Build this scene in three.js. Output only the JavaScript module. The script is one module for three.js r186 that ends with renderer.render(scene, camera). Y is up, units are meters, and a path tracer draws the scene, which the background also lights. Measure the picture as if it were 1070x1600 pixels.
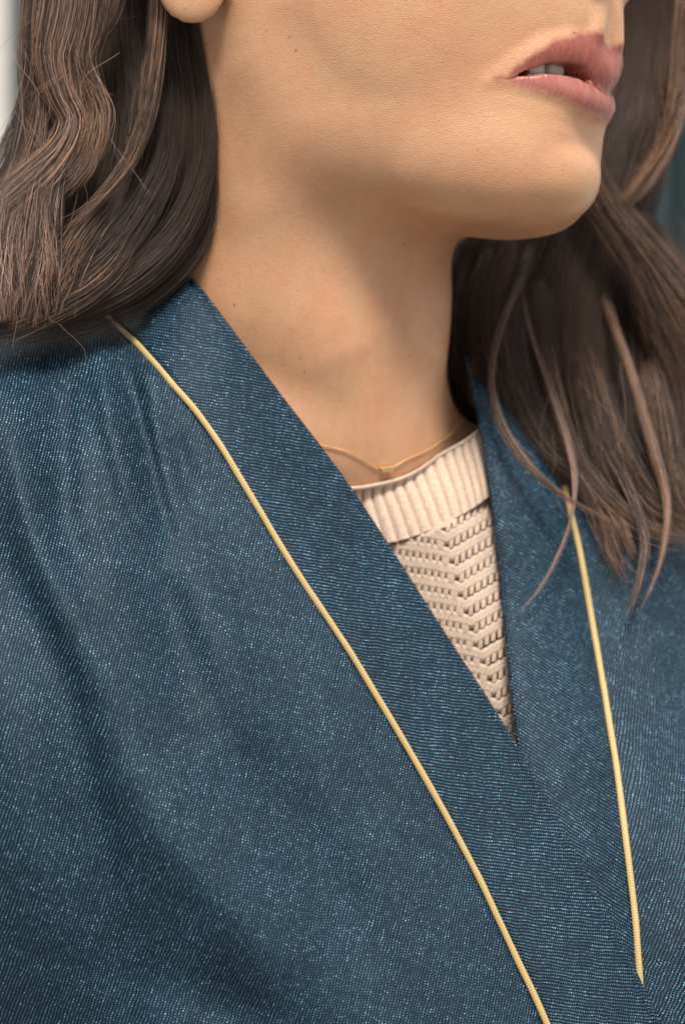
import * as THREE from 'three';
import { RoundedBoxGeometry } from 'three/addons/geometries/RoundedBoxGeometry.js';
import { mergeGeometries } from 'three/addons/utils/BufferGeometryUtils.js';

// ------------------------------------------------------------------ camera, sky, sun, exposure
const scene = new THREE.Scene();
const camera = new THREE.PerspectiveCamera(20.99, 1070 / 1600, 0.05, 60);
camera.position.set(0, 0, 0.8);
camera.lookAt(0, 0, 0);
camera.focus = 0.775;
camera.userData.fStop = 9.5;
scene.add(camera);

const renderer = new THREE.WebGLRenderer({ antialias: true });
renderer.toneMapping = THREE.LinearToneMapping;
renderer.toneMappingExposure = 3.1;
renderer.shadowMap.enabled = true;

{ // bright overcast sky: brighter towards the zenith, as an overcast sky is
  const w = 64, h = 32, data = new Float32Array(w * h * 4);
  for (let j = 0; j < h; j++) {
    const el = ((j + 0.5) / h - 0.5) * Math.PI, s = Math.max(0, Math.sin(el));
    const L = 0.5 * (1 + 2 * s) / 3;
    for (let i = 0; i < w; i++) data.set([L * 1.0, L * 1.0, L * 1.03, 1], (j * w + i) * 4);
  }
  const sky = new THREE.DataTexture(data, w, h, THREE.RGBAFormat, THREE.FloatType);
  sky.mapping = THREE.EquirectangularReflectionMapping;
  sky.magFilter = sky.minFilter = THREE.LinearFilter;
  sky.needsUpdate = true;
  scene.background = sky;
  scene.environment = sky;
}
const sun = new THREE.DirectionalLight(new THREE.Color(1, 0.96, 0.9), 1.5);
sun.position.set(0.15, 2.6, 1.9);
sun.target.position.set(0, 0, 0);
sun.castShadow = true;
sun.shadow.radius = 30;
sun.shadow.mapSize.set(2048, 2048);
Object.assign(sun.shadow.camera, { left: -0.6, right: 0.6, top: 0.6, bottom: -0.6, near: 0.1, far: 8 });
scene.add(sun, sun.target);

// ------------------------------------------------------------------ helpers
let seed = 20240611;
const rnd = () => { seed = (seed + 0x6d2b79f5) | 0; let t = Math.imul(seed ^ (seed >>> 15), 1 | seed); t = (t + Math.imul(t ^ (t >>> 7), 61 | t)) ^ t; return ((t ^ (t >>> 14)) >>> 0) / 4294967296; };
const rr = (a, b) => a + (b - a) * rnd();
const gauss = () => (rnd() + rnd() + rnd() + rnd() - 2) * 0.87;
const { sin, cos, sqrt, abs, min, max, PI, floor, exp, hypot, pow } = Math;
const clamp = (x, a, b) => (x < a ? a : x > b ? b : x);
const lerp = (a, b, t) => a + (b - a) * t;
const smooth = (a, b, x) => { const t = clamp((x - a) / (b - a), 0, 1); return t * t * (3 - 2 * t); };
const hash = (x, y) => { let h = Math.imul(x | 0, 374761393) + Math.imul(y | 0, 668265263); h = Math.imul(h ^ (h >>> 13), 1274126177); return ((h ^ (h >>> 16)) >>> 0) / 4294967296; };
function noise2(x, y, px = 0, py = 0) { // value noise, periodic in px, py cells when given
  const x0 = floor(x), y0 = floor(y), u = x - x0, v = y - y0, a = u * u * (3 - 2 * u), b = v * v * (3 - 2 * v);
  const m = (i, n) => (n ? ((i % n) + n) % n : i);
  const A = m(x0, px), B = m(x0 + 1, px), C = m(y0, py), D = m(y0 + 1, py);
  return lerp(lerp(hash(A, C), hash(B, C), a), lerp(hash(A, D), hash(B, D), a), b);
}
// real sizes are laid out in millimetres on the sheet of view, then turned into metres
const S = 0.001;
const P = (px, py, z) => { const k = (800 - z) / 800 / 5.4; return [(px - 535) * k, (800 - py) * k, z]; };
const sub = (a, b) => [a[0] - b[0], a[1] - b[1], a[2] - b[2]];
const add = (a, b, k = 1) => [a[0] + b[0] * k, a[1] + b[1] * k, a[2] + b[2] * k];
const dot = (a, b) => a[0] * b[0] + a[1] * b[1] + a[2] * b[2];
const cross = (a, b) => [a[1] * b[2] - a[2] * b[1], a[2] * b[0] - a[0] * b[2], a[0] * b[1] - a[1] * b[0]];
const norm = (a) => { const l = hypot(a[0], a[1], a[2]) || 1; return [a[0] / l, a[1] / l, a[2] / l]; };
const crv = (p0, p1, p2, p3, t) => { const t2 = t * t, t3 = t2 * t; return 0.5 * (2 * p1 + (p2 - p0) * t + (2 * p0 - 5 * p1 + 4 * p2 - p3) * t2 + (3 * p1 - p0 - 3 * p2 + p3) * t3); };
function spline(pts, t) { // Catmull-Rom through rows of numbers
  const n = pts.length - 1, x = clamp(t, 0, 1) * n, i = min(floor(x), n - 1), f = x - i;
  const p1 = pts[i], p2 = pts[i + 1], p0 = pts[i - 1] ?? p1.map((v, k) => 2 * v - p2[k]), p3 = pts[i + 2] ?? p2.map((v, k) => 2 * v - p1[k]);
  return p1.map((_, k) => crv(p0[k], p1[k], p2[k], p3[k], f));
}
function curve1(xs, ys, x) { // smooth interpolation of a table
  if (x <= xs[0]) return ys[0];
  for (let i = 1; i < xs.length; i++) if (x <= xs[i]) { const t = (x - xs[i - 1]) / (xs[i] - xs[i - 1]); return lerp(ys[i - 1], ys[i], t * t * (3 - 2 * t) * 0.5 + t * 0.5); }
  return ys[ys.length - 1];
}
function geo(pos, idx, { uv, col, nor } = {}) {
  const g = new THREE.BufferGeometry();
  g.setAttribute('position', new THREE.BufferAttribute(Float32Array.from(pos, (x) => x * S), 3));
  if (uv) g.setAttribute('uv', new THREE.BufferAttribute(Float32Array.from(uv), 2));
  if (col) g.setAttribute('color', new THREE.BufferAttribute(Float32Array.from(col), 3));
  g.setIndex(new THREE.BufferAttribute(Uint32Array.from(idx), 1));
  if (nor) g.setAttribute('normal', new THREE.BufferAttribute(Float32Array.from(nor), 3)); else g.computeVertexNormals();
  return g;
}
function mesh(name, g, m, parent = scene) { const o = new THREE.Mesh(g, m); o.name = name; o.castShadow = o.receiveShadow = true; parent.add(o); return o; }
function group(name, parent = scene) { const o = new THREE.Group(); o.name = name; parent.add(o); return o; }
const numbers = new Map();
const numbered = (n) => { const k = numbers.get(n) ?? 0; numbers.set(n, k + 1); return k ? n + '_' + String(k).padStart(3, '0') : n; };
function tag(o, label, category, kind) { o.userData.label = label; if (category) o.userData.category = category; if (kind) o.userData.kind = kind; return o; }
const lin = (r, g, b) => new THREE.Color().setRGB(r, g, b);

function dataTexture(n, m, fn, srgb) { // fn(x, y) -> [r, g, b] in 0..1
  const d = new Uint8Array(n * m * 4);
  for (let y = 0; y < m; y++) for (let x = 0; x < n; x++) { const c = fn(x, y), o = (y * n + x) * 4; d[o] = clamp(c[0], 0, 1) * 255; d[o + 1] = clamp(c[1], 0, 1) * 255; d[o + 2] = clamp(c[2], 0, 1) * 255; d[o + 3] = 255; }
  const t = new THREE.DataTexture(d, n, m, THREE.RGBAFormat);
  t.wrapS = t.wrapT = THREE.RepeatWrapping; t.magFilter = THREE.LinearFilter; t.minFilter = THREE.LinearMipmapLinearFilter;
  if (srgb) t.colorSpace = THREE.SRGBColorSpace;
  t.needsUpdate = true;
  return t;
}

// ------------------------------------------------------------------ materials
const TILE = 160; // millimetres of denim in one tile; uv are in tiles
function makeDenim() {
  const N = 2048, wales = 183, dots = 228; // wale every 0.87 mm, weft float every 0.7 mm
  const c = new Uint8Array(N * N * 4), b = new Uint8Array(N * N * 4);
  const slub = new Float32Array(wales), weft = new Float32Array(dots);
  for (let i = 0; i < wales; i++) slub[i] = rr(0.93, 1.07);
  for (let i = 0; i < dots; i++) weft[i] = rr(0.85, 1.15);
  const cell = new Float32Array(wales * dots);
  for (let i = 0; i < cell.length; i++) { const r = rnd(); cell[i] = 0.3 + 0.4 * r + (r > 0.93 ? 0.18 : 0); }
  for (let y = 0; y < N; y++) for (let x = 0; x < N; x++) {
    // x runs along the twill lines, y across them
    const wob = (noise2(x / 32, y / 32, 64, 64) - 0.5) * 0.5;
    const wv = (y / N) * wales + wob, wi = ((floor(wv) % wales) + wales) % wales, wf = wv - floor(wv);
    const jit = (hash(wi, floor(x / 64)) - 0.5) * 0.12;
    const dv = (x / N) * dots + hash(wi, 77) + jit + (noise2(x / 40 + 300, y / 24, 0, 0) - 0.5) * 0.3, di = ((floor(dv) % dots) + dots) % dots, df = dv - floor(dv);
    const ridge = pow(max(0, sin(PI * wf)), 0.8);
    const dd = hypot((wf - 0.5) / 0.25, (df - 0.5) / 0.45);
    const dot_ = 1 - smooth(0.5, 1.0, dd);
    const big = noise2(x / 128, y / 128, 16, 16), mid = noise2(x / 22, y / 14, 0, 0);
    const fibre = hash(x, y) * 0.5 + hash(x >> 1, y >> 1) * 0.5;
    const white = dot_ * cell[wi * dots + di] * weft[di] * (0.75 + 0.5 * mid) * (0.9 + 0.2 * big);
    const indigo = (0.5 + 0.45 * ridge + 0.3 * (fibre - 0.5)) * slub[wi] * (0.92 + 0.16 * big);
    const k = clamp(white * 0.95, 0, 1);
    const o = (y * N + x) * 4;
    const R = lerp(0.026 * indigo, 0.58, k), G = lerp(0.135 * indigo, 0.735, k), B = lerp(0.203 * indigo, 0.82, k);
    c[o] = clamp(R, 0, 1) * 255; c[o + 1] = clamp(G, 0, 1) * 255; c[o + 2] = clamp(B, 0, 1) * 255; c[o + 3] = 255;
    const hgt = clamp(0.15 + 0.5 * ridge * (0.75 + 0.25 * cos(2 * PI * df)) + 0.15 * dot_ + 0.18 * (fibre - 0.5), 0, 1) * 255;
    b[o] = b[o + 1] = b[o + 2] = hgt; b[o + 3] = 255;
  }
  const mk = (d, srgb) => { const t = new THREE.DataTexture(d, N, N, THREE.RGBAFormat); t.wrapS = t.wrapT = THREE.RepeatWrapping; t.magFilter = THREE.LinearFilter; t.minFilter = THREE.LinearMipmapLinearFilter; if (srgb) t.colorSpace = THREE.SRGBColorSpace; t.needsUpdate = true; return t; };
  return new THREE.MeshPhysicalMaterial({ name: 'denim', map: mk(c, true), bumpMap: mk(b), bumpScale: 0.00022, roughness: 0.6, specularIntensity: 0.45, sheen: 0.14, sheenColor: lin(0.3, 0.5, 0.72), sheenRoughness: 0.45, side: THREE.DoubleSide });
}
const M = {};
M.denim = makeDenim();
{ // skin: pores and fine creases as relief, faint mottling as colour
  const N = 1024;
  const pts = [];
  const cells = 84;
  const ox = new Float32Array(cells * cells), oy = new Float32Array(cells * cells), os = new Float32Array(cells * cells);
  for (let i = 0; i < cells * cells; i++) { ox[i] = rnd(); oy[i] = rnd(); os[i] = rnd(); }
  const bump = dataTexture(N, N, (x, y) => {
    const u = (x / N) * cells, v = (y / N) * cells, ui = floor(u), vi = floor(v);
    let d1 = 9, d2 = 9, s = 0;
    for (let j = -1; j <= 1; j++) for (let i = -1; i <= 1; i++) {
      const a = (ui + i + cells) % cells, b = (vi + j + cells) % cells, q = b * cells + a;
      const dx = ui + i + ox[q] - u, dy = vi + j + oy[q] - v, d = dx * dx + dy * dy;
      if (d < d1) { d2 = d1; d1 = d; s = os[q]; } else if (d < d2) d2 = d;
    }
    d1 = sqrt(d1); d2 = sqrt(d2);
    const bumpCell = smooth(0, 0.5, d2 - d1); // little plates between creases
    const h = 0.25 + 0.45 * bumpCell * (0.5 + 0.5 * s) + 0.3 * noise2(x / 20, y / 20, 0, 0) * 0.7 + 0.1 * hash(x, y);
    return [h, h, h];
  });
  const spots = [];
  for (let i = 0; i < 70; i++) spots.push([rr(8, 504), rr(8, 504), i < 5 ? rr(2.2, 3.2) : rr(1, 2.4), i < 5 ? 0.28 : rr(0.05, 0.14)]);
  const spotAt = new Float32Array(512 * 512);
  for (const [sx, sy, q, k] of spots) for (let y = floor(sy - 7); y < sy + 7; y++) for (let x = floor(sx - 7); x < sx + 7; x++) spotAt[y * 512 + x] = max(spotAt[y * 512 + x], k * (1 - smooth(q * 0.5, q * 1.3, hypot(x - sx, y - sy))));
  const tone = dataTexture(512, 512, (x, y) => {
    const n = 0.45 * noise2(x / 64, y / 64, 8, 8) + 0.3 * noise2(x / 16 + 40, y / 16, 0, 0) + 0.25 * noise2(x / 4, y / 4 + 9, 0, 0), red = noise2(x / 50 + 20, y / 50 + 7, 0, 0) - 0.5, s = 1 - spotAt[y * 512 + x];
    return [(0.93 + 0.07 * n + 0.01 * red) * (1 - 0.5 * (1 - s)), (0.88 + 0.12 * n - 0.035 * red) * s, (0.86 + 0.14 * n - 0.03 * red) * s];
  }, true);
  tone.repeat.set(0.55, 0.55);
  M.skin = new THREE.MeshPhysicalMaterial({ name: 'skin', vertexColors: true, map: tone, bumpMap: bump, bumpScale: 0.00014, roughness: 0.38, specularIntensity: 1.0, sheen: 0.12, sheenColor: lin(0.9, 0.6, 0.45), sheenRoughness: 0.6, clearcoat: 0.35, clearcoatRoughness: 0.42 });
  const creases = dataTexture(1024, 512, (x, y) => { const w = noise2(x / 40, y / 60, 0, 0) * 6, h = 0.55 * noise2(x / 7 + w, y / 70, 0, 0) + 0.3 * noise2(x / 3.2 + w, y / 34 + 9, 0, 0) + 0.15 * noise2(x / 5, y / 5, 0, 0); return [h, h, h]; });
  M.lips = new THREE.MeshPhysicalMaterial({ name: 'lips', vertexColors: true, bumpMap: creases, bumpScale: 0.0003, roughness: 0.26, specularIntensity: 1.0 });
}
M.tooth = new THREE.MeshPhysicalMaterial({ name: 'tooth', color: lin(0.62, 0.56, 0.49), roughness: 0.3 });
M.hair = new THREE.MeshPhysicalMaterial({ name: 'hair', vertexColors: true, roughness: 0.5, specularIntensity: 0.8 });
M.hairMass = new THREE.MeshPhysicalMaterial({ name: 'hair mass', color: lin(0.052, 0.032, 0.0235), roughness: 0.85, specularIntensity: 0.3 });
M.cord = new THREE.MeshPhysicalMaterial({ name: 'gold cord', color: lin(0.49, 0.345, 0.14), roughness: 0.5, specularIntensity: 0.8, sheen: 0.3, sheenColor: lin(0.9, 0.7, 0.4), sheenRoughness: 0.4 });
M.gold = new THREE.MeshPhysicalMaterial({ name: 'gold', color: lin(0.9, 0.62, 0.28), metalness: 1, roughness: 0.28 });
{
  const N = 512, st = 32; // knit stitches: rows of little v shapes
  const b = dataTexture(N, N, (x, y) => {
    const u = ((x / N) * st) % 1, sideways = abs(u - 0.5) * 2, v = ((y / N) * st + sideways * 0.45) % 1;
    const h = 0.2 + 0.6 * pow(sin(PI * v), 0.7) * (0.35 + 0.65 * pow(sin(PI * min(1, sideways * 1.1)), 0.6)) + 0.2 * hash(x, y);
    return [h, h, h];
  });
  const t = dataTexture(N, N, (x, y) => { const k = 0.84 + 0.1 * noise2(x / 12, y / 12, 0, 0) + 0.06 * hash(x, y); return [0.89 * k, 0.785 * k, 0.695 * k]; }, true);
  M.knit = new THREE.MeshPhysicalMaterial({ name: 'cream knit', map: t, bumpMap: b, bumpScale: 0.0003, roughness: 0.9, specularIntensity: 0.3, sheen: 0.4, sheenColor: lin(0.9, 0.8, 0.7), sheenRoughness: 0.7, side: THREE.DoubleSide });
}

// ------------------------------------------------------------------ background: pale wall, dark teal door, pavement
{
  const plaster = dataTexture(256, 256, (x, y) => { const k = 0.93 + 0.05 * noise2(x / 30, y / 30, 0, 0) + 0.03 * hash(x, y); return [k * 0.8, k * 0.785, k * 0.755]; }, true);
  const wallM = new THREE.MeshStandardMaterial({ name: 'plaster', map: plaster, roughness: 0.95 });
  const box = (w, h, d, x, y, z) => { const g = new THREE.BoxGeometry(w, h, d); g.translate(x, y, z); return g; };
  const wall = mesh('wall', mergeGeometries([box(2.2, 3.6, 0.2, -1.337, 0.3, -1.25), box(2.2, 3.6, 0.2, 1.86, 0.3, -1.25), box(0.997, 1.0, 0.2, 0.2615, 1.6, -1.25)]), wallM);
  tag(wall, 'pale off-white plaster wall behind the person', undefined, 'structure');
  const paveM = new THREE.MeshStandardMaterial({ name: 'paving', color: lin(0.2, 0.19, 0.175), roughness: 0.9 });
  const pave = mesh('pavement', new THREE.PlaneGeometry(30, 30).rotateX(-PI / 2).translate(0, -1.38, 0), paveM);
  tag(pave, 'grey pavement under the person', undefined, 'structure');
  const paint = new THREE.MeshPhysicalMaterial({ name: 'dark teal paint', color: lin(0.018, 0.036, 0.042), roughness: 0.4 });
  const paint2 = new THREE.MeshPhysicalMaterial({ name: 'blue teal paint', color: lin(0.016, 0.034, 0.038), roughness: 0.45 });
  const door = group('painted_door');
  tag(door, 'dark teal painted door set in the pale wall, out of focus', 'door');
  mesh('door_leaf', box(1.0, 2.5, 0.04, 0.254, -0.14, -1.28), paint, door);
  for (const [x, w] of [[-0.21, 0.06], [0.12, 0.05], [0.228, 0.02], [0.72, 0.06]]) mesh('stile', new RoundedBoxGeometry(w, 2.48, 0.03, 2, 0.006).translate(x, -0.14, -1.244), paint, door);
  for (const [x, w] of [[-0.045, 0.24], [0.19, 0.055], [0.46, 0.42]]) for (const [y, h] of [[0.34, 1.2], [-0.83, 0.96]]) mesh('panel', new RoundedBoxGeometry(w, h, 0.02, 2, 0.006).translate(x, y, -1.249), paint2, door);
}

// ------------------------------------------------------------------ the person's skin: one field for head, neck and chest
// head frame: a = towards her right side, b = up, d = forward; origin where the lips meet
const yaw = 59 * PI / 180, roll = 4 * PI / 180, pitch = 0.3 * PI / 180;
let hf = [sin(yaw), 0, cos(yaw)], hr = [-cos(yaw), 0, sin(yaw)], hu = [0, 1, 0];
{ const r2 = add(hr.map((x) => x * cos(roll)), hu, sin(roll)), u2 = add(hu.map((x) => x * cos(roll)), hr, -sin(roll)); hr = r2; hu = u2; }
{ const f2 = add(hf.map((x) => x * cos(pitch)), hu, -sin(pitch)), u2 = add(hu.map((x) => x * cos(pitch)), hf, sin(pitch)); hf = f2; hu = u2; }
const HM = P(941, 144, -8);
const toHead = (p) => { const v = sub(p, HM); return [dot(v, hr), dot(v, hu), dot(v, hf)]; };
const fromHead = (a, b, d) => [0, 1, 2].map((k) => HM[k] + a * hr[k] + b * hu[k] + d * hf[k]);
const byaw = 40 * PI / 180, bf = [sin(byaw), 0, cos(byaw)], br = [-cos(byaw), 0, sin(byaw)], BN = [17, 13, -50];
const fromBody = (a, b, d) => [BN[0] + a * br[0] + d * bf[0], BN[1] + b, BN[2] + a * br[2] + d * bf[2]];
const ell = (x, y, z, rx, ry, rz) => { const k0 = hypot(x / rx, y / ry, z / rz), k1 = hypot(x / (rx * rx), y / (ry * ry), z / (rz * rz)); return k1 < 1e-9 ? -min(rx, ry, rz) : k0 * (k0 - 1) / k1; };
const smin = (a, b, k) => { const h = max(k - abs(a - b), 0) / k; return min(a, b) - h * h * k * 0.25; };
const smax = (a, b, k) => -smin(-a, -b, k);
function cap(x, y, z, A, B) { // tapered capsule, A = [x, y, z, r]
  const dx = B[0] - A[0], dy = B[1] - A[1], dz = B[2] - A[2];
  const t = clamp(((x - A[0]) * dx + (y - A[1]) * dy + (z - A[2]) * dz) / (dx * dx + dy * dy + dz * dz), 0, 1);
  return hypot(x - A[0] - dx * t, y - A[1] - dy * t, z - A[2] - dz * t) - lerp(A[3], B[3], t);
}
const chain = (x, y, z, pts, k) => { let d = 1e9; for (let i = 1; i < pts.length; i++) { const c = cap(x, y, z, pts[i - 1], pts[i]); d = k ? smin(d, c, k) : min(d, c); } return d; };
const JAW = [[0, -25.5, -20.5, 11.8], [12, -25.5, -24, 11.5], [28, -22.5, -47, 11.5], [37, -9.5, -70, 12], [43.5, 10, -84, 13], [48, 32, -90, 14]];
const lipD = (a) => 3 - 21.5 * pow(abs(a) / 29.5, 2);
const UL = [[0, 5.6, 6.4], [4, 7.4, 6.4], [8, 9.8, 6.0], [14, 10.3, 4.6], [20, 8.7, 3.5], [24.5, 5.0, 2.7], [28, 1.0, 1.7], [30.6, -1.2, 0.9]].map(([a, b, r]) => [a, b, lipD(a) - r * 0.98 - 1.1 * smooth(18, 27, a), r]);
const LL = [[0, -3.4, 4.1], [8, -2.6, 3.9], [15, -1.5, 3.5], [20, -0.9, 2.8], [24.5, -1.1, 1.9], [28, -1.4, 1.1], [30.6, -1.4, 0.7]].map(([a, b, r]) => [a, b, lipD(a) - 1.6 - r * 0.98, r]);
const gapC = (a) => curve1([0, 4, 8, 11, 15, 20, 25, 29], [-1.2, -0.3, 2.2, 3.8, 4.0, 3.5, 1.4, -0.9], a);
const gapH = (a) => curve1([0, 3, 6, 9, 12, 15, 20, 25, 28.5], [-0.5, -0.4, 0.4, 1.35, 1.75, 1.7, 1.4, 0.75, -0.4], a);
function headField(p0, p1, p2) {
  const v0 = p0 - HM[0], v1 = p1 - HM[1], v2 = p2 - HM[2];
  const sa = v0 * hr[0] + v1 * hr[1] + v2 * hr[2], b = v0 * hu[0] + v1 * hu[1] + v2 * hu[2], d = v0 * hf[0] + v1 * hf[1] + v2 * hf[2], a = abs(sa);
  let f = ell(a, b - 78, d + 90, 70, 92, 92);                        // cranium
  f = smin(f, ell(a, b - 8, d + 37, 32.5, 36, 37), 9);                  // muzzle
  f = smin(f, ell(a, b - 40, d + 38, 42, 37, 37), 12);                // mid face
  f = smin(f, ell(a, b - 24, d + 25, 27, 20, 26), 8);                 // above the upper lip
  f = smin(f, ell(a - 29, b - 18, d + 56, 26, 36, 31), 24);           // cheek
  f = smin(f, chain(a, b, d, JAW, 0), 10);                            // jaw
  f = smin(f, ell(a, b + 16, d + 45, 36, 23, 38), 14);                // floor of the mouth
  f = smin(f, ell(a, b + 25.2, d + 13, 14, 9.5, 9.5), 7);              // chin
  f = smin(f, cap(a, b, d, [32, -6, -60, 12.5], [36, 22, -60, 16]), 24); // masseter
  f = smax(f, -ell(a, b + 13.8, d - 7.5, 17, 4.2, 11), 7);             // fold under the lower lip
  if (b > 8 && d > -30) {
    f = smin(f, cap(a, b, d, [0, 76, 2, 5], [0, 50, 12, 8]), 9);      // nose
    f = smin(f, ell(a - 12, b - 38, d - 1, 7, 7, 8), 5);
    f = smin(f, cap(a, b, d, [4.6, 29, 0.2, 1.9], [6.8, 16, 0.5, 2.1]), 3.5);  // philtrum columns
    f = smax(f, -cap(a, b, d, [0, 28, 5.8, 2.4], [0, 17, 6.2, 2.8]), 3);
  }
  const m = hypot(a, b, d + 6);
  if (m < 46) {
    const up = chain(a, b, d, UL, 0), lo = chain(a, b, d, LL, 0);
    f = smin(f, up, 4);
    f = smin(f, lo, 3.2);
    const gap = max(abs(b - gapC(a)) - gapH(a), -d - 34, a - 29.4);
    f = smax(f, -gap, 1.0);
    f = smax(f, -ell(a, b - 2, d + 22, 22, 8, 15), 1.5);              // hollow of the mouth
  }
  return [f, sa, b, d];
}
const earLobe = P(300, -34, -1), earUp = P(268, -190, -6);
const NECK = [[...P(452, 270, -65), 49], [...P(450, 480, -70), 48.5], [...P(446, 660, -78), 50], [...P(430, 760, -88), 56]];
const SCM = [[...P(640, 420, -64), 7], [...P(655, 560, -50), 6.5], [...P(640, 705, -52), 4.5]];
const SCM2 = [[...P(440, 330, -28), 10], [...P(520, 540, -32), 8], [...P(596, 712, -48), 5]];
const CLAV = [[...fromBody(9, 2, -7), 6], [...fromBody(50, 8, -14), 6], [...fromBody(110, 14, -45), 7]];
const CLAV2 = [[...fromBody(-9, 2, -7), 6], [...fromBody(-50, 8, -14), 6], [...fromBody(-110, 14, -45), 7]];
function field(p) {
  const [x, y, z] = p;
  let f = 1e9;
  if (y > 40) f = headField(x, y, z)[0];
  if (y > 95 && x < 0) {
    let e = ell(x - earLobe[0], y - earLobe[1], z - earLobe[2], 10.5, 13, 4.2);
    e = smin(e, ell(x - earUp[0], y - earUp[1], z - earUp[2], 16, 26, 5), 6);
    f = smin(f, e, 4);
  }
  let n = chain(x, y, z, NECK, 8);
  if (y < 130) { n = smin(n, chain(x, y, z, SCM, 0), 12); n = smin(n, chain(x, y, z, SCM2, 0), 20); }
  f = smin(f, n, lerp(9, lerp(32, 11, smooth(0, 45, x)), smooth(40, 60, y)));
  if (y < 75) {
    const bx = (x - BN[0]) * br[0] + (z - BN[2]) * br[2], by = y - BN[1], bd = (x - BN[0]) * bf[0] + (z - BN[2]) * bf[2];
    let t = ell(bx, by + 135, bd + 66, 150, 150, 84);
    t = smin(t, cap(abs(bx), by, bd, [25, 20, -80, 36], [112, -14, -88, 33]), 34);
    t = smin(t, min(chain(x, y, z, CLAV, 0), chain(x, y, z, CLAV2, 0)), 14);
    f = smin(f, t, 20);
    f = max(f, -190 - y);
  }
  return f;
}
const grad = (p, e = 0.4) => { const d = field(p); return norm([field([p[0] + e, p[1], p[2]]) - d, field([p[0], p[1] + e, p[2]]) - d, field([p[0], p[1], p[2] + e]) - d]); };
function pushOut(p, off) { for (let i = 0; i < 2; i++) { const d = field(p); if (d >= off) return p; p = add(p, grad(p, 1), off - d); } return p; }
function hitSkin(px, py) { // where the skin lies behind a point of the view
  let z = 60, p = P(px, py, z);
  for (let i = 0; i < 200; i++) { p = P(px, py, z); const d = field(p); if (d < 0.05) break; z -= max(0.05, d * 0.6); if (z < -250) break; }
  return p;
}
// colour of skin and lips
const upperB = (a) => curve1([0, 3.5, 7.5, 12, 20, 24.5, 27.3, 30], [13.6, 14.8, 16.3, 15.2, 12.0, 7.7, 3.8, -0.3], a);
const lowerB = (a) => curve1([0, 8, 18, 24.5, 30], [-7.4, -6.7, -4.5, -3.0, -1.6], a);
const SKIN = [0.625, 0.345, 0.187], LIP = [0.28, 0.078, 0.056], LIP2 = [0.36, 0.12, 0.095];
function skinColour(p, out) {
  const q = toHead(p), a = abs(q[0]), b = q[1], d = q[2];
  let lip = 0;
  const nz = (noise2(p[0] * 0.9 + 50, p[1] * 0.9) - 0.5) * 1.2;
  if (a < 33 && d > -26 && b > -14 && b < 22) lip = smooth(-1.5, 1.5, min(upperB(a) - b + nz * 0.7, b - lowerB(a) + nz * 0.7, (32 - a) * 1.2));
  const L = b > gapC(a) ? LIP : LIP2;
  const deep = smooth(-26, -12, d - lipD(a) + 4) ;
  for (let k = 0; k < 3; k++) out[k] = lerp(SKIN[k], L[k] * (0.9 + 0.25 * noise2(q[0] * 1.3 + 7, q[1] * 0.35)), lip);
  if (a < 24 && d < lipD(a) - 9 && d > -42 && abs(b) < 13) { out[0] = 0.16; out[1] = 0.04; out[2] = 0.035; }  // inside of the mouth
  return lip;
}
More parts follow.
